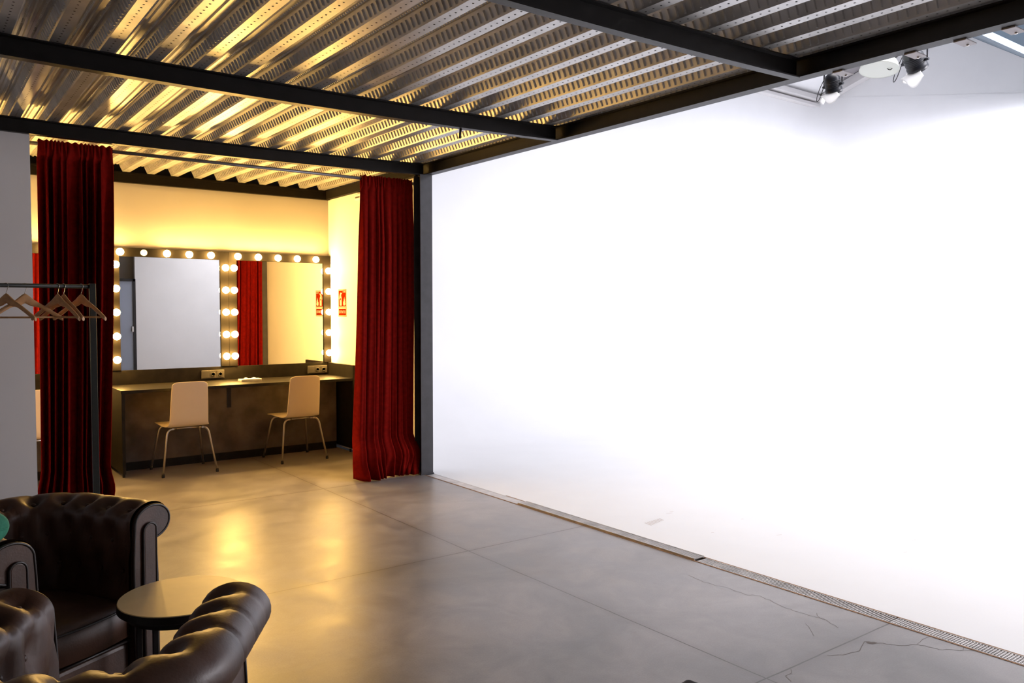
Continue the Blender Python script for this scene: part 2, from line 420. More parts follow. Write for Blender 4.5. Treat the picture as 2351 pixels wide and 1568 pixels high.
# ------------------------------------------------------------------ steel frame
def ibeam(name, label, y0, y1, x0, x1, zb, zt, sagged=True):
    b = MB(); n = 24; fl = 0.007; yc = (y0+y1)/2
    sec = [(y0,0),(y1,0),(y1,fl),(yc+0.004,fl+0.004),(yc+0.004,zt-zb-fl-0.004),(y1,zt-zb-fl),(y1,zt-zb),(y0,zt-zb),(y0,zt-zb-fl),(yc-0.004,zt-zb-fl-0.004),(yc-0.004,fl+0.004),(y0,fl)]
    rows = []
    for i in range(n+1):
        x = x0 + (x1-x0)*i/n
        rows.append([(x, y, zb + z + (sag(x, yc) if sagged else 0)) for y, z in sec])
    b.grid(rows, closed_v=True, smooth=False)
    m = len(sec)
    b.f.append(list(range(m))); b.mi.append(0); b.sm.append(False)
    b.f.append([n*m+i for i in range(m)]); b.mi.append(0); b.sm.append(False)
    return tag(b.build(name, M['black']), label, 'beam')
ibeam('steel_beam', 'black steel ceiling beam nearest the camera, crossing the top right of the deck', 2.505, 2.556, -3.0, 3.752, 2.708, 2.808)
ibeam('steel_beam', 'black steel ceiling beam across the middle of the corrugated deck', 4.460, 4.516, -3.0, 3.752, 2.710, 2.810)
ibeam('steel_beam', 'black steel ceiling beam above the curtain rod and partition', 6.312, 6.368, -3.0, 3.752, 2.710, 2.810)
b = MB()
b.box((3.752,-3.4,2.712),(3.83,6.43,2.719)); b.box((3.752,-3.4,2.803),(3.83,6.43,2.812)); b.box((3.782,-3.4,2.719),(3.79,6.43,2.803))
tag(b.build('edge_beam', M['black']), 'long black steel edge beam running from the post along the white cove opening', 'beam')
b = MB().box((-3.0,8.405,2.713),(3.79,8.46,2.81)); b.box((-3.0,8.40,2.790),(3.79,8.405,2.81)); b.box((-3.0,8.47,2.81),(3.79,8.5,2.95))  # last box: dark strip standing in for shade in the deck ends
tag(b.build('wall_beam', M['frame']), 'dark brown beam along the top of the wall above the lit mirrors', 'beam')
b = MB().box((3.735,6.45,2.716),(3.785,8.40,2.81))
tag(b.build('side_beam', M['frame']), 'short dark beam on top of the side wall behind the right curtain', 'beam')
b = MB()
b.box((3.705,6.31,0),(3.828,6.319,2.71)); b.box((3.705,6.421,0),(3.828,6.43,2.71)); b.box((3.762,6.319,0),(3.770,6.421,2.71))
b.box((3.70,6.305,0),(3.832,6.435,0.012))
tag(b.build('steel_post', M['post']), 'charcoal steel post standing at the corner of the white cove beside the right curtain', 'post')

# small threaded stub under the middle beam
b = MB().tube([(2.945,4.49,2.70),(2.938,4.49,2.625)], 0.008, 8)
tag(b.build('ceiling_stub', M['black']), 'short black rod hanging under the middle ceiling beam', 'rod')

# clamp plates bolted under the edge beam
for i, (y, lab) in enumerate(((2.33,'small grey clamp plate under the edge beam beside the first black studio lamp'),
                              (1.96,'small grey clamp plate under the edge beam above the second black studio lamp'),
                              (1.735,'small grey clamp plate under the edge beam right of the studio lamps'),
                              (1.535,'small grey clamp plate under the edge beam close to the right edge of the photo'))):
    t = thing('clamp_plate', lab, 'bracket', (3.83, y, 2.712), 0, 'clamp plates on the edge beam')
    MB().box((-0.02,-0.028,-0.008),(0.085,0.028,0.0)).build('plate', M['bracket'], t, bevel=0.002)
    MB().lathe([(0.006,-0.014),(0.006,-0.008)], 6, Matrix.Translation((0.06,0,0))).build('bolt', M['chrome'], t)

# floor drain along the cove
ch = MB().box((3.735,-0.9,-0.03),(3.837,6.31,-0.012))
ch.box((3.728,-0.9,-0.02),(3.737,6.30,0.002), 1); ch.box((3.833,-0.9,-0.02),(3.842,5.2,0.002), 1)
tag(ch.build('drain_channel', [M['channel'], M['rust']]), 'narrow rust edged drain channel between concrete floor and white cove', 'drain')
def grate(y0, y1, lab, mesh, dz=0.0, rot=0.0):
    g = MB(); L = y1-y0
    for x in (-0.045, 0.039): g.box((x,0,-0.012),(x+0.006,L,0.001))
    if mesh == 'plate':
        g.box((-0.039,0,-0.004),(0.039,L,0.0))
    else:
        n = int(L/0.013)
        for i in range(n+1):
            y = min(L-0.005, i*0.013); g.box((-0.039,y,-0.007),(0.039,y+0.0055,0.0))
        if mesh == 'mesh':
            for x in (-0.026,-0.0135,-0.001,0.0115,0.024): g.box((x,0,-0.007),(x+0.004,L,-0.0005))
    o = g.build('drain_grate', M['grate'], fix=False); o.location = (3.785, y0, 0.001+dz); o.rotation_euler = (0,0,rot)
    return tag(o, lab, 'grate', 'drain grates along the cove')
grate(4.93, 6.28, 'plain pale drain cover at the foot of the steel post', 'plate')
grate(3.17, 4.92, 'slotted steel drain grate lying raised, second from the steel post', 'slat', 0.010, -0.002)
grate(1.98, 3.15, 'slotted steel drain grate third from the steel post', 'slat')
grate(0.6, 1.97, 'meshed steel drain grate nearest the camera at the lower right', 'mesh')

# ================================================================== DRESSING TABLES
def make_mirror(x0, x1, label, z0=0.918, z1=2.093, dim=None, tops=5):
    y1 = 8.462; y0 = 8.400
    t = thing('vanity_mirror', label, 'mirror', ((x0+x1)/2, 8.46, z0), 0, 'bulb lit dressing mirrors')
    ox, oz = (x0+x1)/2, z0
    w = (x1-x0)/2; h = z1-z0; b = 0.083
    fr = MB()
    fr.box((-w,y0-8.46,h-b),(w,0,h)); fr.box((-w,y0-8.46,0),(-w+b,0,h-b)); fr.box((w-b,y0-8.46,0),(w,0,h-b))
    fr.build('mirror_frame', M['frame'], t, bevel=0.002)
    MB().box((-w+b,-0.045,0.0),(w-b,-0.02,h-b)).build('mirror_glass', M['glass'], t)
    pos = [(-w + 0.083 + 0.2085*i*(x1-x0)/1.1, h-0.046) for i in range(5)]
    for z in (1.927,1.700,1.474,1.247,1.024):
        pos.append((-w+0.042, z-z0)); pos.append((w-0.042, z-z0))
    proto = {}
    for i, (px, pz) in enumerate(pos):
        key = 'bulbdim' if i == dim else 'bulb'
        if key not in proto:
            bm_ = MB(); r = 0.0345 if key == 'bulb' else 0.030
            pr = [(0.014, 0.0)] + [(max(0.0, r*math.sin(a)), 0.045 - r*math.cos(a)) for a in [0.42+ (PI-0.42)*k/12 for k in range(13)]]
            mt = Matrix.Rotation(PI/2, 4, 'X')
            bm_.lathe(pr, 16, mt)
            ob = bm_.build('light_bulb', M[key], t)
            sk = MB().lathe([(0.022,-0.002),(0.022,0.006),(0.015,0.012)], 14, mt).build('bulb_socket', M['white'], ob)
            proto[key] = ob
            if key == 'bulbdim': ob['label'] = 'dim yellowish bulb, the only faint one'
        else:
            ob = proto[key].copy(); COL.objects.link(ob); ob.parent = t
            for chd in list(proto[key].children):
                c2 = chd.copy(); COL.objects.link(c2); c2.parent = ob
        ob.location = (px, y0-8.46, pz)
    return t
make_mirror(1.548, 2.657, 'black framed bulb lit mirror beside the left curtain, reflecting a grey wall', dim=1)
make_mirror(2.659, 3.778, 'black framed bulb lit mirror in the wall corner, reflecting red curtain and fire sign')
make_mirror(0.08, 1.20, 'bulb lit mirror glimpsed between the white partition and the left curtain')

def make_desk(x0, x1, label, right_splash, brk=True):
    t = thing('vanity_desk', label, 'desk', (x0, 8.455, 0), 0, 'built in dressing tables')
    w = x1-x0; yf = 7.79-8.46
    MB().box((0,yf,0.752),(w,0,0.780)).build('worktop', M['desk'], t, bevel=0.002)
    MB().box((0.004,yf+0.003,0.03),(0.032,-0.01,0.752)).build('end_panel', M['desk'], t, bevel=0.002)
    ep = MB()
    if right_splash: ep.prism([(yf,0.03),(-0.01,0.03),(-0.01,0.915),(yf,0.915)], lambda u,v,k:(w+0.001+0.028*k,u,v))
    else: ep.box((w-0.032,yf+0.003,0.03),(w-0.004,-0.01,0.752))
    ep.build('end_panel', M['desk'], t, bevel=0.002)
    MB().box((0.032,-0.33,0.078),(w-0.032,-0.305,0.752)).build('back_panel', M['panel'], t)['label'] = 'mottled grey cement board panel'
    MB().box((0.032,-0.325,0.0),(w-0.032,-0.30,0.078)).build('plinth', M['desk'], t)
    MB().box((0.0,-0.045,0.780),(w,0,0.917)).build('backsplash', M['desk'], t, bevel=0.002)
    for x in (0.018, w-0.018):
        for y in (yf+0.03, -0.06):
            MB().lathe([(0.012,0),(0.012,0.03)], 10, Matrix.Translation((x,y,0))).build('foot', M['rubber'], t)
    if brk:
        bx = 2.558-x0
        MB().box((bx-0.02,-0.336,0.525),(bx+0.02,-0.33,0.752)).box((bx-0.02,-0.60,0.746),(bx+0.02,-0.33,0.752)).build('bracket', M['black'], t)
    return t
make_desk(1.505, 3.742, 'long dark dressing table with grey board back under the two bulb lit mirrors', True)
make_desk(-0.35, 1.25, 'dark dressing table glimpsed behind the partition left of the left curtain', False, False)

def socket(xc, zc, label):
    t = thing('wall_socket', label, 'socket', (xc, 8.415, zc), 0, 'double sockets on the dressing table')
    MB().box((-0.113,-0.014,-0.042),(0.113,0,0.042)).build('cover_plate', M['socket'], t, bevel=0.003)
    MB().box((-0.109,-0.016,-0.034),(-0.037,-0.014,0.034)).build('switch_blank', M['socket'], t, bevel=0.001)
    for x in (0.0, 0.073):
        MB().box((x-0.035,-0.016,-0.035),(x+0.035,-0.014,0.035)).build('outlet_frame', M['socket'], t)
        MB().lathe([(0.021,0.0),(0.021,0.004),(0.016,0.004),(0.015,0.001)], 20, Matrix.Translation((x,-0.015,0)) @ Matrix.Rotation(PI/2,4,'X')).build('outlet', M['socketd'], t)
socket(2.489, 0.842, 'grey double socket on the backsplash behind the left white chair')
socket(3.617, 0.842, 'grey double socket on the backsplash near the wall corner')

# white flat box and papers on the worktop
t = thing('tissue_box', 'flat white tissue pack lying on the dark dressing table between the chairs', 'box', (2.77,8.12,0.780), 0.03)
MB().box((-0.105,-0.05,0),(0.105,0.05,0.022)).build('carton', M['paper'], t, bevel=0.004)
tp = MB(); rows = []
for i in range(11):
    u = -0.06+0.012*i
    rows.append([(u, -0.03+0.006*j, 0.0225+0.008*math.sin(i*0.9+0.3)*math.sin(j*0.31)+0.006*(1-abs(j-5)/5)) for j in range(11)])
tp.grid(rows).build('tissue', M['paper'], t)

# fire extinguisher sign on the side wall
sg = thing('fire_sign', 'red and white fire extinguisher sign on the side wall beside the mirror', 'sign', (XE, 8.112, 1.426), 0)
SW, SH = 0.200, 0.294
def sp(u, v, k, d0, d1): return (-(d0 + (d1-d0)*k), -u, v)     # u runs to the viewer's right (-Y)
def srect(mb, u0, v0, u1, v1, d0, d1): mb.prism([(u0,v0),(u1,v0),(u1,v1),(u0,v1)], lambda u,v,k: sp(u,v,k,d0,d1)); return mb
srect(MB(), -SW/2,0,SW/2,SH,0.0,0.0020).build('backing_board', M['signw'], sg)
bd = MB()
for (a,b_,c_,d_) in ((-SW/2,0,SW/2,0.004),(-SW/2,SH-0.004,SW/2,SH),(-SW/2,0,-SW/2+0.004,SH),(SW/2-0.004,0,SW/2,SH),(-SW/2,0.092,SW/2,0.096)):
    srect(bd,a,b_,c_,d_,0.0020,0.0024)
bd.build('border', M['signr'], sg)
srect(MB(), -0.089,0.108,0.089,0.281,0.0020,0.0026).build('red_field', M['signr'], sg)
ic = MB()
def poly(pts, mb=ic): mb.prism(pts, lambda u,v,k: sp(u,v,k,0.0026,0.0031))
poly([(-0.062,0.118),(-0.014,0.118),(-0.014,0.200),(-0.020,0.214),(-0.030,0.222),(-0.046,0.222),(-0.056,0.214),(-0.062,0.200)])
poly([(-0.048,0.222),(-0.028,0.222),(-0.026,0.238),(-0.006,0.252),(-0.010,0.260),(-0.030,0.252),(-0.044,0.262),(-0.052,0.250)])
poly([(-0.050,0.240),(-0.056,0.244),(-0.078,0.216),(-0.080,0.190),(-0.073,0.190),(-0.070,0.214)])
poly([(0.030,0.120),(0.056,0.118),(0.078,0.130),(0.082,0.150),(0.070,0.142),(0.078,0.172),(0.062,0.158),(0.070,0.192),(0.054,0.174),(0.056,0.214),(0.040,0.182),(0.038,0.156),(0.026,0.166),(0.022,0.140)])
poly([(0.014,0.262),(0.040,0.262),(0.040,0.270),(0.014,0.270)]); poly([(0.048,0.260),(0.080,0.260),(0.080,0.272),(0.048,0.272)])
ic.build('extinguisher_symbol', M['signw'], sg)
srect(MB(), -0.050,0.178,-0.028,0.198,0.0031,0.0035).build('symbol_label', M['signr'], sg)
srect(MB(), -0.089,0.012,0.089,0.084,0.0020,0.0026).build('text_panel', M['signr'], sg)
cu = bpy.data.curves.new('sign_text', 'FONT'); cu.body = 'EXTINTOR'; cu.size = 0.043; cu.align_x = 'CENTER'; cu.align_y = 'CENTER'; cu.extrude = 0.0003
tmp = bpy.data.objects.new('sign_text_curve', cu); COL.objects.link(tmp)
dg = bpy.context.evaluated_depsgraph_get()
tm = bpy.data.meshes.new_from_object(tmp.evaluated_get(dg)); bpy.data.objects.remove(tmp)
wx = max(v.co.x for v in tm.vertices) - min(v.co.x for v in tm.vertices)
for v in tm.vertices: v.co.x *= 0.158/wx
tm.materials.clear(); tm.materials.append(M['signw']); tm.name = 'sign_text'
to = bpy.data.objects.new('sign_text', tm); COL.objects.link(to); to.parent = sg
to.matrix_local = Matrix(((0,0,-1,-0.0030),(-1,0,0,0),(0,1,0,0.048),(0,0,0,1)))

# small wall box by the curtain top
t = thing('wall_sensor', 'small pale box high on the side wall beside the right curtain top', 'sensor', (XE,7.66,2.637))
MB().box((-0.035,-0.075,0),(0,0.075,0.058)).build('housing', M['white'], t, bevel=0.006)
MB().box((-0.037,-0.05,0.014),(-0.035,0.05,0.028)).build('sensor_window', M['socket'], t)

# ================================================================== CHAIRS
def make_chair():
    t = thing('dining_chair', '', 'chair')
    # bent shell: profile from the front lip over the seat up to the top of the back
    prof = []
    for (y, z, hw) in ((0.225,0.425,0.200),(0.20,0.442,0.213),(0.12,0.447,0.219),(0.0,0.443,0.219),(-0.10,0.436,0.208),(-0.155,0.436,0.190),(-0.190,0.447,0.178),(-0.213,0.475,0.172),(-0.225,0.52,0.170),(-0.240,0.62,0.167),(-0.256,0.74,0.162),(-0.268,0.82,0.158),(-0.273,0.852,0.155)):
        prof.append((y, z, hw))
    def ring(th):
        rows = []
        n = len(prof)
        for i, (y, z, hw) in enumerate(prof):
            ty = prof[min(i+1,n-1)][0]-prof[max(i-1,0)][0]; tz = prof[min(i+1,n-1)][1]-prof[max(i-1,0)][1]
            l = math.hypot(ty, tz); ny, nz = -tz/l, ty/l
            cr = 0.03
            row = []
            for j in range(9):
                s_ = -1 + j/4
                bow = 0.012*(s_*s_) if i > 6 else 0.004*s_*s_
                row.append((hw*s_, y - ny*th + (bow if i > 6 else 0), z - nz*th + (0 if i > 6 else bow)))
            rows.append(row)
        # rounded corners at both ends
        for i, k in ((0, 1), (n-1, n-2)):
            for j in (0, 8):
                a, b_ = Vector(rows[i][j]), Vector(rows[k][j])
                rows[i][j] = tuple(a*0.45 + b_*0.55) if i else tuple(a*0.5+b_*0.5)
                rows[i][j] = (rows[i][j][0]*0.97, rows[i][j][1], rows[i][j][2])
        return rows
    mb = MB(); A = ring(0.006); B = ring(-0.006); n, m = len(A), len(A[0])
    mb.grid(A); mb.grid([list(reversed(r)) for r in B])
    edge = [A[0][j] for j in range(m)] + [A[i][m-1] for i in range(1, n)] + [A[n-1][j] for j in range(m-2, -1, -1)] + [A[i][0] for i in range(n-2, 0, -1)]
    edgb = [B[0][j] for j in range(m)] + [B[i][m-1] for i in range(1, n)] + [B[n-1][j] for j in range(m-2, -1, -1)] + [B[i][0] for i in range(n-2, 0, -1)]
    mb.grid([edge, edgb], closed_v=True, smooth=False)
    so = mb.build('seat_shell', M['shell'], t)
    md = so.modifiers.new('sub', 'SUBSURF'); md.levels = md.render_levels = 2
    fr = MB()
    for sx in (-1, 1): fr.tube([(sx*0.13,-0.165,0.418),(sx*0.13,0.14,0.425)], 0.009, 10)
    fr.tube([(-0.13,-0.13,0.418),(0.13,-0.13,0.418)], 0.009, 10); fr.tube([(-0.13,0.12,0.424),(0.13,0.12,0.424)], 0.009, 10)
    fr.build('seat_frame', M['chrome'], t)
    for sx in (-1, 1):
        for (y0, yf) in ((-0.15,-0.236), (0.13, 0.232)):
            top = Vector((sx*0.10, y0, 0.419)); kn = Vector((sx*0.178, y0 + (yf-y0)*0.12, 0.414)); ft = Vector((sx*0.236, yf, 0.012))
            pts = [top]
            for k in range(0, 9):
                a = k/8; p0 = kn + (top-kn).normalized()*0.045; p2 = kn + (ft-kn).normalized()*0.06
                pts.append(p0*(1-a)**2 + kn*2*a*(1-a) + p2*a*a)
            pts.append(ft)
            lg = MB().tube(pts, 0.0095, 10).build('leg', M['chrome'], t)
            MB().lathe([(0.013,0.0),(0.014,0.012),(0.0115,0.032)], 10, Matrix.Translation((ft.x, ft.y, 0))).build('rubber_foot', M['rubber'], lg)
    return t
c1 = make_chair()
c1.location = (2.040, 7.823, 0); c1.rotation_euler.z = -0.015
tag(c1, 'white shell chair with thin metal legs at the dressing table, beside the left curtain', None, 'white chairs at the dressing tables')
c2 = copy_tree(c1); c2.location = (3.117, 7.818, 0); c2.rotation_euler.z = 0.03
c2['label'] = 'white shell chair with thin metal legs below the right bulb lit mirror'
c3 = copy_tree(c1); c3.location = (0.80, 7.80, 0); c3.rotation_euler.z = 0.0
c3['label'] = 'white shell chair glimpsed between the partition and the left curtain'

# ================================================================== CURTAINS
rod = thing('curtain_rod', 'grey steel curtain rod spanning the dressing corner below the ceiling beam', 'rod', (0.3,6.49,2.650))
MB().tube([(0,0,0),(3.47,0,0)], 0.0145, 14).build('tube', M['rod'], rod)
for x in (3.42,):
    MB().lathe([(0.03,-0.012),(0.03,0.0),(0.02,0.0),(0.02,0.02)], 16, Matrix.Translation((x+0.052,0,0)) @ Matrix.Rotation(-PI/2,4,'Y')).build('end_socket', M['black'], rod)
MB().box((0.30,-0.04,-0.02),(0.325,0.022,0.02)).build('rod_bracket', M['black'], rod)

def curtain(name, label, xt0, xt1, xb0, xb1, zt, folds, amp, pool, seed):
    rnd = random.Random(seed)
    ph = [rnd.uniform(0, 2*PI) for _ in range(6)]
    nu, nv = folds*16, 60
    t = thing(name, label, 'curtain', ((xt0+xt1)/2, 6.49, 0), 0, 'red velvet curtains')
    rows = []
    for j in range(nv+1):
        v = j/nv                      # 0 top, 1 bottom
        z = zt - v*(zt-0.006)
        row = []
        gather = smoothstep(0.0, 0.05, v)
        a = 0.019 + (amp-0.019)*smoothstep(0.02, 0.25, v) + 0.018*smoothstep(0.6, 1.0, v)
        pl = smoothstep(0.93, 1.0, v)
        bulge = math.sin(PI*smoothstep(0.86, 1.0, v))
        for i in range(nu+1):
            u = i/nu
            uu = u + 0.028*math.sin(2*PI*u*2.3+ph[0]) + 0.02*math.sin(2*PI*u*4.1+ph[1])*gather + 0.012*v*math.sin(2*PI*u*1.4+ph[2])
            k = 2*PI*folds*uu
            wave = math.sin(k) + 0.38*math.sin(2*k+ph[3]+1.6*v) + 0.22*math.sin(0.5*k+ph[4])
            x0 = xt0 + (xb0-xt0)*v**1.6; x1 = xt1 + (xb1-xt1)*v**1.6
            x = x0 + (x1-x0)*u + 0.010*math.cos(k+ph[5])*gather
            x += (u-0.5)*0.06*bulge
            y = a*wave*(0.72+0.38*math.sin(2*PI*1.7*u+ph[5])*math.sin(1.1+2.2*v+ph[1]))
            if v < 0.04:                # heading wraps the rod
                y = 0.019*math.sin(k*2+ph[2])*0.35 + (0.020 if (i % 2) else 0.016)*0 - 0.019
            y -= pool*bulge*0.55 + pl*pool*(0.55+0.25*math.sin(3*k*0.3+ph[1]))
            z2 = z + pl*0.0 + 0.006*math.sin(k*1.7)*smoothstep(0.0,0.03,0.03-v) + (0.003*(1+math.sin(k*0.9+ph[0])) if v > 0.985 else 0)
            row.append((x-(xt0+xt1)/2, y, z2))
        rows.append(row)
    mb = MB().grid(rows)
    o = mb.build('drape', M['velvet'], t, fix=False)
    md = o.modifiers.new('thick', 'SOLIDIFY'); md.thickness = 0.004; md.offset = 0
    # heading tape at the back, closing the rod pocket
    hb = MB(); rr = []
    for j in range(5):
        z = zt - j*0.03
        rr.append([(xt0-(xt0+xt1)/2 + (xt1-xt0)*i/60, 0.020+0.006*math.sin(i*1.3+seed), z + 0.004*math.sin(i*2.1)*(j == 0)) for i in range(61)])
    hb.grid(rr)
    h = hb.build('heading', M['velvet'], t, fix=False)
    md = h.modifiers.new('thick', 'SOLIDIFY'); md.thickness = 0.004; md.offset = 0
    return t
curtain('velvet_curtain', 'dark red velvet curtain tied open beside the steel post', 3.212, 3.715, 3.13, 3.70, 2.678, 9, 0.066, 0.16, 3)
curtain('velvet_curtain', 'dark red velvet curtain hanging behind the coat rack, left of the mirrors', 0.757, 1.228, 0.735, 1.15, 2.678, 9, 0.058, 0.06, 11)

# ================================================================== COAT RACK + HANGERS
RY, RZ = 5.567, 1.643
t = thing('coat_rack', 'dark grey steel coat rack with square posts in front of the partition', 'coat rack', (0.2, RY, 0))
MB().tube([(-0.95,0,RZ),(0.725,0,RZ)], 0.0125, 14).build('rail', M['rack'], t)
for x in (0.725, -0.95):
    MB().box((x-0.0175,-0.0175,0.03),(x+0.0175,0.0175,RZ+0.018)).build('post', M['rack'], t, bevel=0.002)
    MB().box((x-0.0175,-0.24,0.0),(x+0.0175,0.24,0.03)).build('foot', M['rack'], t, bevel=0.003)
MB().box((-0.95,-0.012,0.10),(0.725,0.012,0.13)).build('cross_bar', M['rack'], t)

def make_hanger():
    t = thing('clothes_hanger', '', 'hanger')
    # local origin: centre of the rail; body hangs below
    zc = -0.062
    mb = MB(); rows = []
    for i in range(41):
        s_ = -1 + i/20; a = abs(s_)
        x = s_*0.196
        z = zc - 0.004 - 0.125*(a**1.15) + (0.010*(1-smoothstep(0,0.25,a)))
        y = -0.018*a*a
        h = 0.016 + 0.016*(1-smoothstep(0.05,0.4,a)) - 0.004*smoothstep(0.9,1,a)
        d = 0.0065 + 0.002*smoothstep(0.5,1,a)
        row = []
        for k in range(10):
            an = 2*PI*k/10
            row.append((x, y + d*math.cos(an), z - h*0.62 + h*0.95*math.sin(an)))
        rows.append(row)
    mb.grid(rows, closed_v=True)
    m = 10; mb.f.append(list(range(m))); mb.mi.append(0); mb.sm.append(False)
    mb.f.append([40*m+k for k in range(m)]); mb.mi.append(0); mb.sm.append(False)
    mb.build('shoulder_bar', M['wood'], t)
    MB().tube([(-0.175,-0.014,-0.188),(0.175,-0.014,-0.188)], 0.0055, 8).build('trouser_bar', M['wood'], t)
    pts = [(0,0,zc+0.002),(0,0,zc+0.022),(0.006,0,zc+0.032)]
    for k in range(0, 15):
        an = -0.95 + k/14*(PI+0.95+0.35)
        pts.append((0.0155*math.cos(an), 0, -0.001+0.0155*math.sin(an)))
    MB().tube(pts, 0.0018, 6).build('hook', M['chrome'], t)
    return t
h0 = make_hanger()
hang = [(16, -43, 'wooden clothes hanger leftmost on the rack, cut by the photo edge'),
        (58.6, 6, 'wooden clothes hanger seen flat on, in front of the white partition'),
        (134, -58, 'pale wooden clothes hanger, left one of the touching pair in front of the curtain'),
        (148, -62, 'wooden clothes hanger, right one of the touching pair in front of the curtain'),
        (188, -53, 'wooden clothes hanger closest to the square rack post')]
def x_at(px):   # where a column of the photograph crosses the rack
    a = math.atan((px-CX)/FPX) + YAW
    return RY*math.tan(a)
for i, (px, ang, lab) in enumerate(hang):
    h = h0 if i == 0 else copy_tree(h0)
    h.location = (x_at(px), RY, RZ); h.rotation_euler.z = math.radians(ang)
    tag(h, lab, 'hanger', 'wooden hangers on the coat rack')

# ================================================================== ARMCHAIRS
def make_armchair(name, label, M0, face, hw=0.250, depth=0.51, ztop=0.768, base=0.06):
    """tub armchair; local +Y is the way it faces, origin on the floor at the middle of its front"""
    rz = math.atan2(-face[0], face[1])
    t = thing(name, label, 'armchair', (M0[0], M0[1], 0), rz, 'brown leather tub armchairs')
    R = 0.19
    path = []       # centre line of arms and back, right arm front -> left arm front
    def seg(p, q, n):
        for i in range(n): path.append((p[0]+(q[0]-p[0])*i/n, p[1]+(q[1]-p[1])*i/n))
    def arc(cx_, cy_, a0, a1, n):
        for i in range(n): a = a0+(a1-a0)*i/n; path.append((cx_+R*math.cos(a), cy_+R*math.sin(a)))
    seg((hw,0),(hw,-depth+R),26); arc(hw-R,-depth+R,0,-PI/2,22); seg((hw-R,-depth),(-hw+R,-depth),22)
    arc(-hw+R,-depth+R,-PI/2,-PI,22); seg((-hw,-depth+R),(-hw,0),26); path.append((-hw,0))
    n = len(path); arcl = [0.0]
    for i in range(1, n): arcl.append(arcl[-1]+math.dist(path[i],path[i-1]))
    LT = arcl[-1]
    # cross-section (offset outwards, height): inner face, roll, outer face
    rr = 0.078; rz_ = 0.062; zc = ztop-rz_; oc = 0.026
    sec = [(-0.052,base+0.02),(-0.056,0.20),(-0.060,0.30),(-0.062,0.36),(-0.062,0.42),(-0.060,0.47),(-0.060,0.53),(-0.059,0.58),(-0.056,0.64),(-0.053,0.685)]
    for k in range(0, 22):
        a = math.radians(170 - k*(170+95)/21)
        sec.append((oc+rr*math.cos(a), zc+rz_*math.sin(a)))
    sec += [(0.038,zc-rz_-0.006),(0.044,0.50),(0.044,0.40),(0.044,0.25),(0.044,base)]
    m = len(sec)
    sl = [0.0]
    for j in range(1, m): sl.append(sl[-1]+math.dist(sec[j],sec[j-1]))
    # button grid
    nb = 12; sp_ = LT/nb
    jtop = next(j for j in range(m) if j > 10 and sec[j][1] > zc+rz_*0.85)
    v_top = sl[jtop]; v1 = v_top-0.12; v2 = v1-0.13; v_seam = sl[-5]
    btn = []
    for i in range(nb): btn.append(((i+0.5)*sp_, v_top, 0.85))
    for i in range(1, nb): btn.append((i*sp_, v1, 1.0))
    for i in range(nb): btn.append(((i+0.5)*sp_, v2, 1.0))
    def dent(u, v):
        d = 0.0
        for (bu, bv, k) in btn:
            q = ((u-bu)**2+(v-bv)**2)
            if q < 0.02: d += k*0.026*math.exp(-q/0.0011)
        if v > v_top - 0.002:        # straight seams over the roll
            for i in range(nb):
                du = u-(i+0.5)*sp_; fade = 1-smoothstep(v_seam-0.03, v_seam, v)
                wide = 1-smoothstep(v_top+0.01, v_top+0.085, v)
                d += fade*(0.0045*math.exp(-(du/0.006)**2) + wide*0.017*math.exp(-(du/0.030)**2))
        # diagonal creases of the tufting
        for (va, vb, off) in ((v1, v_top, 0.0), (v2, v1, 0.5)):
            if va-0.01 < v < vb+0.01:
                f_ = (v-va)/(vb-va)
                w = (u/sp_ + off) % 1.0
                for c_ in (0.5*f_, 1-0.5*f_):
                    dd = min(abs(w-c_), 1-abs(w-c_))*sp_
                    d += 0.007*math.exp(-(dd/0.010)**2)
        return min(d, 0.034)
    rows = []; frames = []
    for i in range(n):
        a, b_ = path[max(i-1,0)], path[min(i+1,n-1)]
        tx, ty = b_[0]-a[0], b_[1]-a[1]; l = math.hypot(tx, ty); tx /= l; ty /= l
        nx, ny = -ty, tx
        # outward = away from seat centre
        if nx*path[i][0] + ny*(path[i][1]+depth*0.35) < 0: nx, ny = -nx, -ny
        frames.append((path[i], (nx, ny)))
    def surf(u_i, j, extra=0.0):
        (px, py), (nx, ny) = frames[u_i]
        o, z = sec[j]
        o0, z0 = sec[max(j-1,0)]; o1, z1 = sec[min(j+1,m-1)]
        to, tz = o1-o0, z1-z0; l = math.hypot(to, tz) or 1
        so, sz = -tz/l, to/l          # outward normal of the section (left of travel)
        e = extra
        return (px+nx*(o+so*e), py+ny*(o+so*e), z+sz*e)
    for i in range(n):
        rows.append([surf(i, j, (0.013 if 2 < j < m-5 else 0) - dent(arcl[i], sl[j])) for j in range(m)])
    mb = MB().grid(rows)
    mb.build('upholstered_shell', M['leather'], t)
    # buttons
    bproto = None
    for (bu, bv, k) in btn:
        i = min(range(n), key=lambda q: abs(arcl[q]-bu)); j = min(range(m), key=lambda q: abs(sl[q]-bv))
        p = Vector(surf(i, j, -0.013)); q = Vector(surf(i, j, 0.02)); d = (q-p).normalized()
        if bproto is None:
            bproto = MB().lathe([(0.0,0.005),(0.006,0.0035),(0.009,0.0),(0.007,-0.004),(0.0,-0.005)], 12).build('button', M['leather'], t); bo = bproto
        else:
            bo = bproto.copy(); COL.objects.link(bo); bo.parent = t
        bo.location = p; bo.rotation_euler = d.to_track_quat('Z','Y').to_euler()
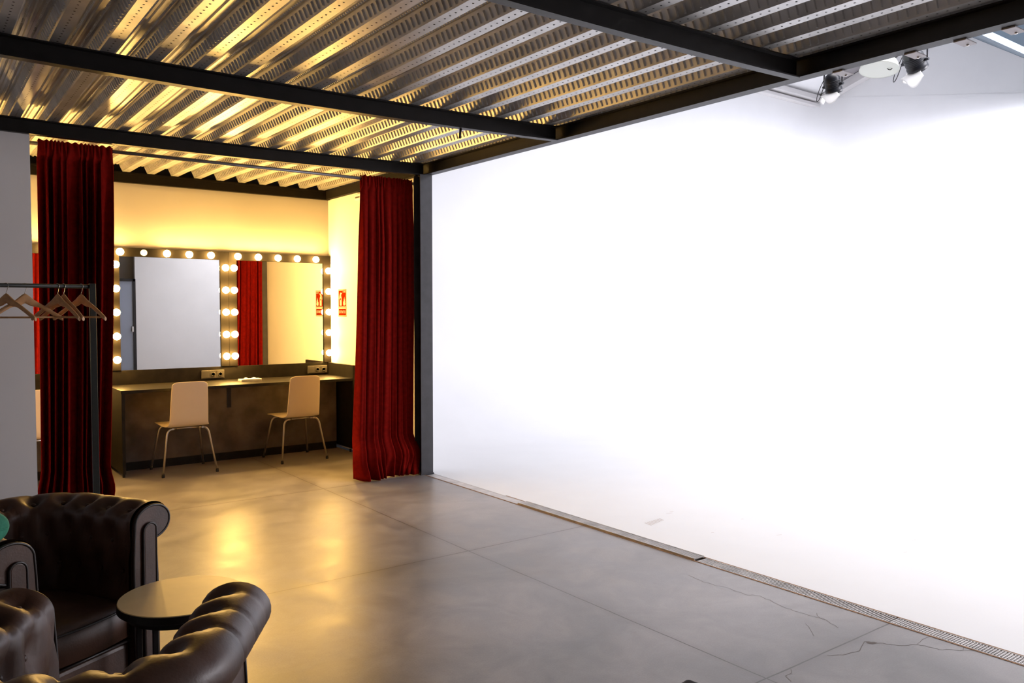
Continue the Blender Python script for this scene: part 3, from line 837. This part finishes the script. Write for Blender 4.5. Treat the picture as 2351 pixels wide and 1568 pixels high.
    # arm fronts: padded panel with an inner stile, piped edge
    for s_, u_i in ((1, 0), (-1, n-1)):
        outl = [(sec[j][0]*1.0, sec[j][1]) for j in range(m)]
        x0 = s_*hw
        pm = MB(); pm.prism(outl, lambda u, v, k: (x0+s_*u, -0.004+0.020*k, v))
        pm.build('arm_front', M['leather'], t, bevel=0.006)
        MB().tube([(x0+s_*o*1.02, 0.014, z) for o, z in outl], 0.0052, 8).build('piping', M['piping'], t)
        st = [(-0.022,base+0.01),(-0.024,0.45),(-0.022,zc-0.03)]
        for k in range(1, 8): a = PI-PI*k/8; st.append((0.008+0.030*math.cos(a), zc-0.030+0.030*math.sin(a)))
        st += [(0.036,zc-0.035),(0.034,0.45),(0.034,base+0.01)]
        pm = MB(); pm.prism(st, lambda u, v, k: (x0+s_*u, 0.012+0.012*k, v))
        pm.build('front_stile', M['leather'], t, bevel=0.006)
        MB().tube([(x0+s_*o, 0.022, z) for o, z in st], 0.004, 8).build('stile_piping', M['piping'], t)
    iw = hw-0.062
    # base rail, seat cushion
    bs = MB(); bs.box((-iw,-depth+0.06,base),(iw,-0.01,0.285)); bs.build('base_rail', M['leather'], t, bevel=0.02, seg=3)
    MB().tube([(-iw,-0.006,0.287),(iw,-0.006,0.287)], 0.005, 8).build('base_piping', M['piping'], t)
    cu_ = MB(); N1, N2 = 22, 22; top, bot = [], []
    for i in range(N1+1):
        u = -1+2*i/N1; r1, r2 = [], []
        for j in range(N2+1):
            v = -1+2*j/N2
            # square cushion, rounded back corners
            x = u*(iw-0.006); y = -0.245+0.240*v
            y += 0.020*(1-u*u)*(1 if v > 0 else 0)*max(0, v)**3
            e = max(abs(u), abs(v))
            crown = 0.030*(1-u*u)*(1-v*v) - 0.018*smoothstep(0.9,1.0,e)
            r1.append((x, y, 0.430+crown)); r2.append((x, y, 0.296+0.008*smoothstep(0.9,1.0,e)))
        top.append(r1); bot.append(r2)
    cu_.grid(top); cu_.grid(bot)
    rim = lambda g: [g[0][j] for j in range(N2+1)] + [g[i][N2] for i in range(1,N1+1)] + [g[N1][j] for j in range(N2-1,-1,-1)] + [g[i][0] for i in range(N1-1,0,-1)]
    cu_.grid([rim(top), rim(bot)], closed_v=True)
    co = cu_.build('seat_cushion', M['leather'], t)
    MB().tube([p for p in rim(top)], 0.0045, 8, closed=True).build('cushion_piping', M['piping'], t)
    for x in (-iw+0.02, iw-0.02):
        for y in (-0.05, -depth+0.10):
            MB().lathe([(0.018,0.0),(0.026,base+0.004)], 12, Matrix.Translation((x,y,0))).build('foot', M['black'], t)
    return t
make_armchair('armchair', 'brown leather tub armchair facing the camera behind the round table', (0.474, 3.085), (0.5, -0.866))
make_armchair('armchair', 'brown leather tub armchair seen from behind at the lower left corner', (0.448, 2.275), (0.53, 0.848))

# green cushion on the far armchair's left arm
t = thing('cushion', 'green cushion resting on the far armchair arm at the left photo edge', 'cushion', (0.157, 2.94, 0.762), 0.3)
mb = MB(); rows = []
for i in range(25):
    th = PI*i/24; row = []
    for j in range(32):
        ph = 2*PI*j/32
        r = 1 + 0.05*math.cos(5*ph+0.8)*math.sin(th)
        e = lambda q, p: math.copysign(abs(q)**p, q)
        row.append((0.082*r*e(math.sin(th),0.8)*e(math.cos(ph),0.8), 0.062*r*e(math.sin(th),0.8)*e(math.sin(ph),0.8), 0.064+0.056*math.cos(th)))
    rows.append(row)
mb.grid(rows, closed_v=True).build('cover', M['green'], t)
MB().tube([(0.0845*math.cos(a), 0.064*math.sin(a), 0.064+0.003*math.sin(3*a)) for a in [2*PI*k/40 for k in range(40)]], 0.003, 6, closed=True).build('seam', M['green'], t)

# round side table
t = thing('side_table', 'small round side table with pale top and thin black legs between the armchairs', 'table', (0.752, 2.930, 0), 0.0)
MB().lathe([(0.0,0.501),(0.206,0.501),(0.208,0.499),(0.208,0.4985)], 64, smooth=False).build('table_top', M['tabletop'], t)
MB().lathe([(0.0,0.470),(0.200,0.470),(0.210,0.474),(0.210,0.4975),(0.206,0.4985),(0.0,0.4985)], 64, smooth=False).build('table_edge', M['black'], t)
MB().lathe([(0.172,0.445),(0.178,0.445),(0.178,0.470),(0.172,0.470),(0.172,0.445)], 48).build('apron_ring', M['black'], t)
for k in range(4):
    a = math.radians(20+90*k)
    x, y = 0.165*math.cos(a), 0.165*math.sin(a)
    MB().box((x-0.009,y-0.009,0.0),(x+0.009,y+0.009,0.470)).build('leg', M['black'], t, bevel=0.002)
fr = MB()
for k in range(4):
    a, b_ = math.radians(20+90*k), math.radians(110+90*k)
    fr.tube([(0.165*math.cos(a),0.165*math.sin(a),0.02),(0.165*math.cos(b_),0.165*math.sin(b_),0.02)], 0.007, 8)
fr.build('foot_rail', M['black'], t)

# black case close to the camera
t = thing('equipment_case', 'black equipment case corner at the bottom edge of the photo', 'case', (1.672, 1.437, 0), 0.15)
MB().box((-0.135,-0.19,0.02),(0.0,0.0,0.40)).build('case_body', M['rubber'], t, bevel=0.012, seg=3)
MB().box((-0.137,-0.192,0.40),(0.002,0.002,0.503)).build('lid', M['rubber'], t, bevel=0.012, seg=3)
for x in (-0.11,-0.025):
    for y in (-0.165,-0.025):
        MB().lathe([(0.014,0),(0.014,0.022)], 10, Matrix.Translation((x,y,0))).build('foot', M['rubber'], t)

# ================================================================== STUDIO LAMPS
PX = 6.30
t = thing('lighting_pipe', 'grey lighting pipe high above the cove carrying the studio lamps', 'pipe', (PX, 3.4, 4.0))
MB().tube([(0,-1.4,0),(0,1.4,0)], 0.024, 12).build('pipe', M['rod'], t)
for y in (-1.3, 1.3):
    MB().tube([(0,y,0.02),(0,y,1.4+ (0.0 if y > 0 else -0.6))], 0.008, 8).build('hanger_rod', M['rod'], t)

def make_lamp(label, loc, aim, scale=1.0):
    t = thing('studio_lamp', label, 'lamp', loc)
    d = (Vector(aim)-Vector(loc)).normalized()
    q = d.to_track_quat('Z','Y').to_matrix().to_4x4() @ Matrix.Scale(scale, 4)
    hs = MB().lathe([(0.0,-0.125),(0.030,-0.122),(0.058,-0.105),(0.074,-0.075),(0.078,-0.02),(0.078,0.03),(0.083,0.035),(0.083,0.075),(0.076,0.075),(0.074,0.03),(0.0,0.02)], 28, q)
    hs.build('housing', M['lampb'], t)
    fn = MB()
    for k in range(5): fn.lathe([(0.077,-0.05+k*0.014),(0.081,-0.048+k*0.014),(0.081,-0.044+k*0.014),(0.077,-0.042+k*0.014)], 24, q)
    fn.build('cooling_fins', M['lampb'], t)
    MB().lathe([(0.0,0.062),(0.070,0.062),(0.070,0.066),(0.0,0.068)], 24, q).build('lens', M['lens'], t)
    ykx = Vector((0,1,0))
    yk = MB()
    top = Vector((0,0,0.21*scale))
    for sy in (-1, 1):
        yk.tube([Vector((0,sy*0.10*scale,0.0)), Vector((0,sy*0.10*scale,0.12*scale)), Vector((0,sy*0.04*scale,0.20*scale)), top], 0.006, 6)
        yk.tube([Vector((0,sy*0.075*scale,0)), Vector((0,sy*0.112*scale,0))], 0.012, 8)
    yk.tube([top, Vector((0,0,4.0-loc[2]-0.02))], 0.009, 8)
    yk.build('yoke', M['lampb'], t)
    MB().tube([(0.0,0.03,4.0-loc[2]-0.03),(0,0.03,4.0-loc[2]+0.03)], 0.032, 10).build('pipe_clamp', M['lampb'], t)
    # barn-door sheet of diffusion clipped in front, curled
    for (a0, a1, tilt, ln) in ((-2.3,-0.8,0.7,0.105),(-0.4,1.6,0.5,0.12)):
        rows = []
        for i in range(19):
            a = a0+(a1-a0)*i/18; row = []
            for j in range(8):
                s_ = j/7; r = 0.080 + ln*s_*math.sin(tilt) + 0.010*s_*math.sin(5*a+4*s_)
                w_ = ln*(0.65+0.35*math.sin(3.3*a+1.0))
                row.append(q @ Vector((r*math.cos(a), r*math.sin(a), 0.06+w_*s_*math.cos(tilt)+0.014*math.sin(4.4*a+2*s_)*s_)))
            rows.append(row)
        g = MB().grid(rows).build('diffusion_sheet', M['gel'], t, fix=False)
        md = g.modifiers.new('thick','SOLIDIFY'); md.thickness = 0.002
    pts = []
    for k in range(15):
        a = k/14; pts.append((0.02*math.sin(6*a), (0.08+0.10*math.sin(PI*a))*scale, (0.10-0.25*math.sin(PI*a)*(1-a*0.2))*scale))
    MB().tube(pts, 0.003, 6).build('cable', M['rubber'], t)
    return t
make_lamp('black studio lamp with white diffusion, left of the opal dome lamp', (6.05, 3.735, 3.315), (7.0, 3.9, 1.2), 0.80)
make_lamp('black studio lamp with white diffusion, right of the opal dome lamp', (6.55, 3.325, 3.495), (7.9, 3.2, 1.9), 0.98)
t = thing('dome_lamp', 'pale opal dome lamp hanging between the two black studio lamps', 'lamp', (6.36, 3.515, 3.50))
mt = Vector((-0.19,-0.04,-1)).to_track_quat('-Z','Y').to_matrix().to_4x4()
MB().lathe([(0.152,-0.062),(0.150,-0.058),(0.135,-0.01),(0.10,0.04),(0.055,0.075),(0.04,0.08),(0.04,0.076),(0.054,0.071),(0.098,0.036),(0.132,-0.012),(0.148,-0.064),(0.152,-0.062)], 40, mt).build('reflector_dome', M['opal'], t)
MB().lathe([(0.012,0.06),(0.032,0.03),(0.038,0.0),(0.030,-0.028),(0.0,-0.040)], 20, mt).build('lamp_bulb', M['opal'], t)
MB().lathe([(0.04,0.078),(0.04,0.15),(0.03,0.165),(0.0,0.165)], 20, mt).build('lamp_neck', M['lampb'], t)
MB().tube([(0,0,0.16),(0,0,0.48)], 0.009, 8).build('drop_rod', M['lampb'], t)
MB().tube([(0.02*math.sin(a*5), -0.12+0.10*a, -0.02-0.08*math.sin(PI*a)+0.06*a) for a in [k/12 for k in range(13)]], 0.003, 6).build('cable', M['rubber'], t)
